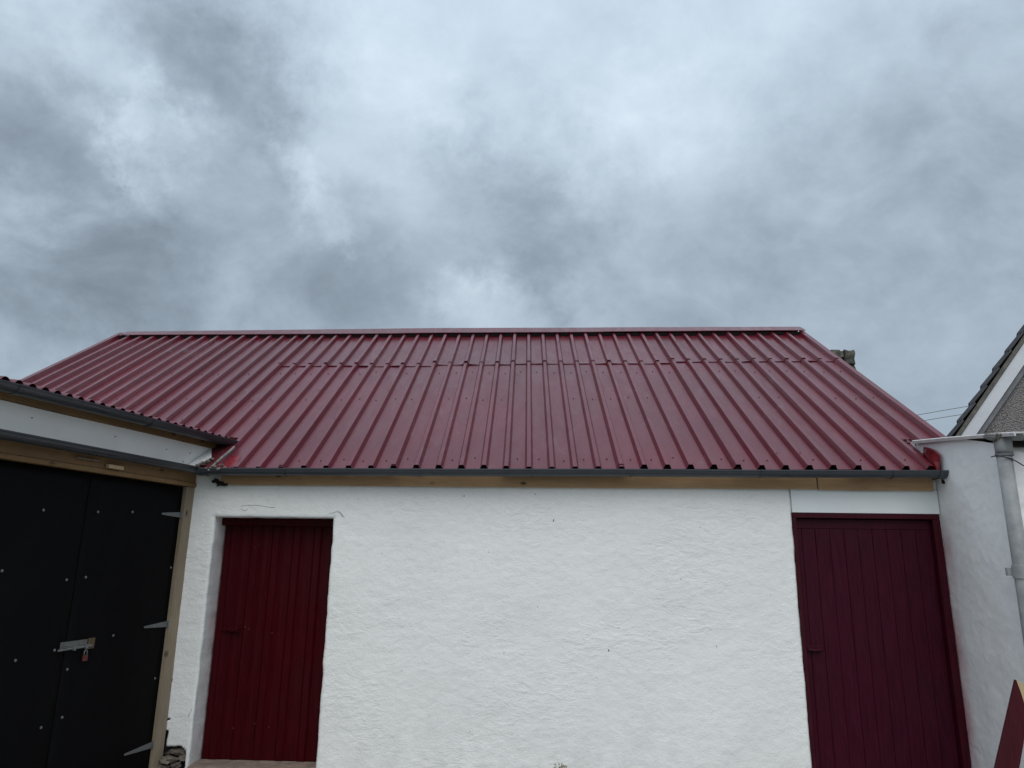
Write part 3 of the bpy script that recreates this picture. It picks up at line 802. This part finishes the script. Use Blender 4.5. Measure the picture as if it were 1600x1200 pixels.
# upper gutter along the shed eave
rings = []
for i in range(21):
    s = -.34+(3.9+.34)*i/20
    rings.append(gutter_ring(S(s, .115, 2.637-.003*s+.002*math.sin(s*2)), LN, .056))
MB().sweep(rings).build('gutter', 'gutter_dark', SH)
for px, py in ((36, 612), (241, 658), (351, 690)):
    p = on_plane(px, py, S(0, .17, 0), LN); s = (p-L0).dot(LDR)
    band((S(s, .115, 2.637-.003*s), LDR), LN, .056, 'gutter_bracket', 'gutter_dark', SH, .010 if px != 36 else .03)
# lower gutter: the outbuilding's gutter turned along the shed front
rings = []
for i in range(21):
    s = .16+(3.9-.16)*i/20
    rings.append(gutter_ring(S(s, .10, 2.330-.001*s), LN, .054))
# mitre towards the outbuilding's gutter
endr = gutter_ring(Vector((-2.86, GY, gz_main(-2.86))), OUT, .058)
mid = gutter_ring(Vector((-2.885, GY+.02, 2.318)), (LN+OUT).normalized(), .060, k=1.15)
MB().sweep([rings[0], mid, endr]).build('gutter_corner', 'gutter', SH)
MB().sweep(rings).build('gutter', 'gutter_dark', SH)
band((Vector((-2.83, GY, gz_main(-2.8))), Vector((1,0,0))), OUT, .058, 'gutter_union', 'gutter', OB, .03)

# rubble and foam at the foot of the pier
b = MB()
for i, (px, py, r) in enumerate([(252,1168,.030),(253,1156,.024),(250,1178,.026),(256,1146,.014)]): b.lump(at(px, py, -.012), r*.75, 2, .5, i, (.6, .6, 1.2))
b.build('filler_foam', 'foam', SH, smooth=False)
b = MB()  # dark lumps standing in for the black gap between post and plaster
for i in range(26):
    z = GZ+.05+2.1*i/26+random.uniform(-.03, .03)
    b.lump((-2.992+random.uniform(-.004, .004), .004, z), random.uniform(.006, .012), 1, .6, i, (.8, .6, 2.2))
tag(b.build('dark_sealant_and_gap', 'dark', SH), kind='stuff')
for i, (px, py, r, sq, lab) in enumerate([(262,1187,.050,(1.3,.8,.45),'flat brown rubble stone at the foot of the white pier, topmost of the heap'),
      (276,1196,.035,(1.1,.9,.7),'small dark rubble stone against the white pier by the maroon door'),
      (254,1200,.045,(1.2,.8,.6),'brown rubble stone beside the timber post, lowest of the heap')]):
    p = at(px, py, -.02); tag(MB().lump(p, r, 2, .45, i+40, sq).build('rubble_stone', 'rubble', origin=(p.x, p.y, GZ)), lab, 'stone', 'rubble at the foot of the white pier')
MB().box((-2.98, .10, GZ), (-2.79, .2, .10)).build('exposed_core', 'dark', OB)
for i, (x, z, r, sq) in enumerate([(-2.93, .055, .05, (1.1, .6, .5)), (-2.85, .05, .045, (1.2, .6, .55)), (-2.90, -.01, .055, (1.4, .6, .5)), (-2.83, -.055, .05, (1, .6, .6)), (-2.94, -.07, .055, (1.1, .6, .6))]):
    MB().lump((x, .055, z), r, 2, .4, i+80, sq).build('exposed_stone', 'rubble', OB)

# ------------------------------------------------------------------ annexe on the right
AX = thing('annexe', 'white rendered annexe on the right with low corrugated roof and grey downpipe', 'outbuilding', (5.2, .6, GZ))
FY = -.880
b = MB(); ny, nz = 60, 150
ysx = [.42+(FY-.42)*i/ny for i in range(ny+1)]
def topz(y): return interp(-y, [(-.42, 2.70), (-.03, 2.635), (.5, 2.575), (.80, 2.50), (.88, 2.475)])+.006*fbm((y, 0, 0), 8, 2)
for i, y in enumerate(ysx):
    for j in range(nz+1):
        z = GZ+(topz(y)-GZ)*j/nz
        d = .014*fbm((9, y, z), 1.1, 2)+.004*fbm((2, y, z), 5, 3)+.0012*fbm((2, y, z), 20, 2)
        if i == ny: d = d*.5
        b.v.append(Vector((3.54-d*(1 if z > .2 else 1), y, z)))
for i in range(ny):
    for j in range(nz):
        a = i*(nz+1)+j; b.f.append((a, a+nz+1, a+nz+2, a+1))
# front face
n0 = len(b.v); nx = 130
for i in range(nx+1):
    x = 3.54+3.4*i/nx
    for j in range(nz+1):
        if i == 0: b.v.append(b.v[ny*(nz+1)+j].copy()); continue
        z = GZ+(2.475-GZ)*j/nz
        b.v.append(Vector((x, FY-.02*min(1, i/6)*fbm((x, 4, z), 3, 3)*1.4-.008*fbm((x, 4, z), 14, 2), z)))
for i in range(nx):
    for j in range(nz):
        a = n0+i*(nz+1)+j; b.f.append((a, a+nz+1, a+nz+2, a+1))
b.build('wall', 'side', AX, smooth=True, fixn=False)
b = MB(); b.box((3.60, 2.0, GZ), (6.94, 2.2, 2.9)); b.box((6.80, -.86, GZ), (6.94, 1.99, 2.6)); b.box((3.60,-.84,GZ),(3.66,1.99,2.45)); b.build('rear_wall', 'side', AX)
# roof: corrugated, low pitch
b = MB(); prof = []; x = 3.60
while x < 7.0:
    for dx, h in ((0, 0), (.02, .003), (.045, .024), (.06, .028), (.075, .024), (.10, .003)): prof.append((x+dx, h))
    x += .12
rings = [[(xx, y, 2.516+h+.118*(y+.98)) for xx, h in prof] for y in (-.98, -.4, .4, 1.3, 2.2)]
MB().sweep(rings, closed=False).build('roof_sheet', 'flash', AX, fixn=False, solid=.003)
b = MB(); b.box((3.62, -.93, 2.45), (6.94, -.89, 2.522)); b.build('eave_filler', 'dark', AX)
# verge flashing, from the eave back on to the main roof
b = MB(); rings = []
for (px, py, y) in ((1590, 674.5, -.95), (1557, 676.5, -.80), (1520, 680, -.50), (1480, 683, -.12), (1450, 686, .16), (1430, 688, .36)):
    p = on_plane(px, py, (3.53, 0, 0), (1, 0, 0)); 
    y = p.y; zt = p.z; w_ = .020+.006*noise.noise(Vector((y*4, 0, 0)))
    rings.append([(3.505, y, zt-w_-.012), (3.500, y, zt-w_*.4), (3.508, y, zt), (3.66, y, zt+.006), (3.66, y, zt-.006), (3.515, y, zt-.012), (3.515, y, zt-w_-.012)])
MB().sweep(rings).build('verge_flashing', 'flash', AX)
b = MB()
for i, (px, py, r) in enumerate([(1411,688,.028),(1418,692,.022),(1424,687,.020),(1432,695,.016)]): b.lump(on_plane(px, py, RP(17, .3, .03), NR), r*.8, 2, .5, i+60, (1.4, 1, .6))
b.build('dark_sealant_and_gap', 'roof_flash', AX)
# red painted soaker curling up against the annexe wall
b = MB(); rows = []
low = [(1438,701),(1444,712),(1451,722),(1458,730),(1464,737)]
high = [(1443,698),(1454,700),(1463,704),(1470,711),(1469,729)]
for (lx, ly), (hx, hy) in zip(low, high):
    p = on_plane(lx, ly, RP(17, 0, .006), NR); q = on_plane(hx, hy, (3.512, 0, 0), (1, 0, 0)); m_ = (p+q)/2
    rows.append([p, p*.7+q*.3-Vector((0, 0, .010)), m_-Vector((-.006, 0, .014)), q*.8+p*.2+Vector((.006, 0, -.006)), q])
b.sweep(rows, closed=False); b.build('red_soaker', 'red', AX, smooth=True, fixn=False, solid=.002)
# gutter, outlet and downpipe
PX, PY = 3.537, -.955
rings = []
for i, (x, r) in enumerate(((3.405, .012), (3.412, .026), (3.43, .036), (3.46, .042), (3.50, .043), (3.6, .043), (4.4, .043), (5.6, .043), (6.9, .043))):
    rings.append(gutter_ring(Vector((x, -.965, 2.532-.002*(x-3.4))), OUT, r, .003))
MB().sweep(rings).build('gutter', 'pipe_w', AX, smooth=False)
for x in (3.475, 3.502): band((Vector((x, -.965, 2.532)), Vector((1,0,0))), OUT, .043, 'gutter_union', 'under', AX, .007)
for x in (3.70, 4.5, 5.4, 6.3): band((Vector((x, -.965, 2.532)), Vector((1,0,0))), OUT, .043, 'gutter_bracket', 'gutter_dark', AX, .02)
MB().tube([(PX+.005, PY, 2.505), (PX+.005, PY, 2.42), (PX+.003, PY, 2.395)], [.060, .058, .056], 20).build('gutter_outlet', 'pipe_w', AX, smooth=True)
MB().tube([(PX, PY, 2.394), (PX, PY, 1.6), (PX-.004, PY, .8), (PX, PY, GZ)], .0505, 20).build('downpipe', 'pipe', AX, smooth=True)
b = MB(); b.tube([(PX-.001, PY, 1.50), (PX-.001, PY, 1.595)], .0575, 20); b.box((PX-.085, PY+.02, 1.52), (PX+.085, PY+.05, 1.575)); b.build('pipe_collar', 'pipe', AX, bevel=.003)
b = MB(); b.tube([(PX+.003, PY, 2.375), (PX+.003, PY, 2.393)], .060, 20); b.build('pipe_ring', 'trim', AX)

# thin black cable clipped across the downpipe
q = [at(1558, 711.5, -1.0), at(1566, 713.5, -1.015), at(1580, 716.5, -1.012), at(1590, 722, -.99), at(1600, 728, -.96), at(1640, 742, -.93), at(1760, 765, -.92)]
q = [Vector((3.478, -.90, q[0].z+.002))]+q
tag(MB().tube(q, .0042, 8).build('cable', 'cable', origin=tuple(q[2])), 'thin black cable running down across the grey downpipe', 'cable')

# broken maroon board leaning at the right edge
pts = [at(px, py, -1.2) for px, py in ((1549, 1230), (1556, 1200), (1587.5, 1062), (1592, 1072), (1599, 1090), (1607, 1105), (1600, 1160), (1592, 1235))]
d = (pts[2]-pts[1]).normalized(); n_ = (GZ-pts[0].z)/d.z
pts[0] = pts[0]+d*n_; e_ = (GZ-pts[7].z)/d.z; pts[7] = pts[7]+d*e_
LB = thing('loose_board', 'broken maroon board standing against the annexe with a splintered raw tip', 'board', (pts[0].x+.1, -1.2, GZ))
MB().prism([p+Vector((0, -.0, 0)) for p in pts], (0, .022, 0)).build('painted_board', 'plank', LB, bevel=.002)
tip = [at(px, py, -1.203) for px, py in ((1588.2, 1062.5), (1595, 1066), (1604, 1072), (1612, 1100), (1606, 1112), (1601, 1100), (1597, 1087), (1593, 1076))]
MB().prism(tip, (0, .018, 0)).build('splintered_tip', 'rawwood', LB, bevel=.001)

# weed at the foot of the wall
wp = at(874, 1200, -.22); wp.z = GZ
top = at(874, 1187.5, -.22).z
WD = thing('weed', 'small dry flowering weed at the foot of the white wall', 'weed', tuple(wp))
b1, b2, b3 = MB(), MB(), MB()
for i in range(16):
    a = random.uniform(0, 6.28); rr = random.uniform(.005, .06)
    tp = wp+Vector((math.cos(a)*rr*1.2, math.sin(a)*rr*.6, (top-GZ)*random.uniform(.6, 1.0)*(1-rr*3)))
    b1.tube([wp+Vector((math.cos(a)*.01, math.sin(a)*.01, 0)), (wp+tp)/2+Vector((.004, 0, .01)), tp], [.0022, .0016, .001], 5)
    for k in range(3):
        c = tp+Vector((random.uniform(-.012, .012), random.uniform(-.01, .01), random.uniform(-.015, .006)))
        b2.lump(c, random.uniform(.003, .0065), 1, .5, i*3+k, (1, 1, 1.3))
for i in range(30):
    a = random.uniform(0, 6.28); z = GZ+random.uniform(.0, .08); c = wp+Vector((math.cos(a)*.03, math.sin(a)*.02, 0)); c.z = z
    e = Vector((math.cos(a), math.sin(a)*.6, .5)).normalized()*.03; sd2 = Vector((-math.sin(a), math.cos(a), 0))*.007
    b3.add([c, c+e*.5+sd2, c+e, c+e*.5-sd2], [(0,1,2,3)])
b1.build('stem', 'stem', WD); tag(b2.build('flower_heads', 'petal', WD), kind='stuff'); tag(b3.build('leaves', 'leaf', WD, fixn=False), kind='stuff')

# ------------------------------------------------------------------ neighbour's house beyond, right
be = R(30); GD = Vector((math.cos(be), -math.sin(be), 0)); HN = Vector((math.sin(be), math.cos(be), 0))
P0 = at(1540, 590, 3.5)
def H(px, py, off=0): return on_plane(px, py, P0-HN*off, HN)
HS = thing('house', 'pebble dashed house beyond the annexe with dark tiled gable and white bargeboard', 'house', (P0.x+1.5, P0.y+2, GZ))
v0, v1 = H(1480, 682), H(1600, 505)
dv = (v1-v0).normalized(); nv = dv.cross(HN).normalized()
if nv.dot(GD) > 0: nv = -nv                # points outwards (up-left)
lo, hi = v0-dv*1.4, v1+dv*1.4
def band_prism(d0, d1, off0, off1, name, mat, a=lo, c=hi):
    """strip parallel to the verge between depths d0..d1 inside it; off = towards the camera"""
    MB().prism([a-nv*d0-HN*off0, c-nv*d0-HN*off0, c-nv*d1-HN*off0, a-nv*d1-HN*off0], HN*(off0-off1)).build(name, mat, HS, bevel=.004)
band_prism(.085, .135, .09, -.5, 'undercloak', 'under')
band_prism(.137, .285, .07, .03, 'bargeboard', 'barge')
band_prism(.287, .345, .045, .01, 'gable_trim', 'trim')
cg = hi-nv*.3
Lw = (hi-lo).length
base_l = lo-nv*.3
# gable wall polygon (right half mirrors beyond the frame)
half = (hi-lo).dot(GD)
apex = hi-nv*.30
left = Vector((base_l.x, base_l.y, GZ)); right_e = left+GD*(2*(apex-base_l).dot(GD)); rtop = Vector((right_e.x, right_e.y, base_l.z))
MB().prism([left, base_l, apex, rtop, right_e], HN*6).build('gable_wall', 'dash', HS)
# roof slopes: each verge tile is its own piece, the rest of the slope one sheet of tile courses
glen = .283; ntile = int(Lw/glen)
off_s = (v0-lo).length % glen
tile_me = None
for side in (0, 1):
    D_ = dv if side == 0 else Vector((-GD*dv.dot(GD)+Vector((0,0,dv.z))))
    N_ = nv if side == 0 else (Vector((0,0,nv.z))-GD*nv.dot(GD))
    start = lo if side == 0 else lo+GD*2*(apex-base_l).dot(GD)+GD*2*nv.dot(GD)*-.30
    for i in range(ntile):
        a = start+D_*(i*glen+.02 if side else (i*glen+off_s-glen))
        j = random.uniform(-.008, .008)
        p = a-D_*.05+N_*(.002+j); q2 = a+D_*glen-N_*.030
        pts8 = [p-HN*.12, p-HN*.12-N_*.05, q2-HN*.12-N_*.045, q2-HN*.12]
        if side == 0: MB().prism(pts8, HN*.40).build('roof_tile', 'tile', HS, bevel=.004)
    b = MB()
    for i in range(ntile):
        a = start+D_*(i*glen); p = a-D_*.05+N_*.008; q2 = a+D_*glen-N_*.035
        b.prism([p+HN*(.285 if side == 0 else -.12), p+HN*(.285 if side == 0 else -.12)-N_*.04, q2+HN*(.285 if side == 0 else -.12)-N_*.04, q2+HN*(.285 if side == 0 else -.12)], HN*(5.9 if side == 0 else 6.3))
    tag(b.build('roof_tile_field', 'tile', HS), kind='stuff')

# ------------------------------------------------------------------ cottage behind, with the stone chimney
CT = thing('cottage', 'distant cottage behind the maroon roof, only its mossy stone chimney showing', 'cottage', (6.5, 16, GZ))
b = MB(); b.box((3.2, 12.5, GZ), (9.4, 17.5, 4.2)); b.build('wall', 'dash', CT)
b = MB(); b.prism([(3.0, 12.2, 4.15), (3.0, 17.8, 4.15), (3.0, 15.0, 6.35)], (6.55, 0, 0)); b.build('roof', 'tile', CT)
def px14(px, py): return at(px, py, 14.0)
ST = bpy.data.objects.new('chimney', None); col.objects.link(ST); ST.parent = CT; ST.location = (2.5, -2, 6.0)
c0 = px14(1303, 600).x; c1 = px14(1336.5, 600).x
def rough_block(x0, x1, y0, y1, z0, z1, seed, name, mat='stack', amp=.035):
    bm = bmesh.new(); bmesh.ops.create_cube(bm, size=1); bmesh.ops.subdivide_edges(bm, edges=bm.edges[:], cuts=5, use_grid_fill=True)
    b = MB(); vs = []
    for v in bm.verts:
        p = Vector((x0+(x1-x0)*(v.co.x+.5), y0+(y1-y0)*(v.co.y+.5), z0+(z1-z0)*(v.co.z+.5)))
        p += noise.noise_vector(p*5+Vector((seed, 0, 0)))*amp*1.6; vs.append(p)
    fs = [tuple(v.index for v in f.verts) for f in bm.faces]; bm.free()
    b.add(vs, fs); return b.build(name, mat, ST)
z45 = px14(1310, 546).z
rough_block(c0+.02, c1-.02, 13.9, 14.6, 6.0, z45-.62, 1, 'chimney_stack')
rough_block(c0-.02, c0+.25, 13.9, 14.3, z45-.36, z45-.03, 2, 'chimney_pot', amp=.03)
rough_block(c0+.05, c0+.22, 13.95, 14.3, z45-.66, z45-.37, 3, 'chimney_pot_base')
rough_block(c0+.22, c0+.34, 13.93, 14.25, z45-.24, z45-.06, 7, 'pale_stone', 'mortar', .015)
rough_block(c1-.265, c1-.0, 13.85, 14.3, z45-.47, z45-.06, 4, 'chimney_pot', amp=.03)
rough_block(c1-.19, c1+.0, 13.9, 14.3, z45-.68, z45-.48, 5, 'chimney_pot_base')
rough_block(c0+.2, c1-.2, 14.1, 14.4, z45-.66, z45-.30, 6, 'chimney_slab')

# overhead cables from the cottage across to the house
for (a, c, lab) in (((1425, 650), (1505, 636), 'upper of two thin overhead cables between the maroon roof and the tiled gable'),
               ((1440, 658), (1500, 648), 'lower of two thin overhead cables between the maroon roof and the tiled gable')):
    p = at(*a, 8); q = at(*c, 8); d = q-p; pts = []
    for i in range(13):
        f = -1.6+3.6*i/12
        pts.append(p+d*f+Vector((0, 0, -.03*f*(1-f)*-1*.4)))
    tag(MB().tube(pts, .006, 6).build('overhead_cable', 'trim', origin=tuple(p)), lab, 'cable', 'overhead cables in the sky')
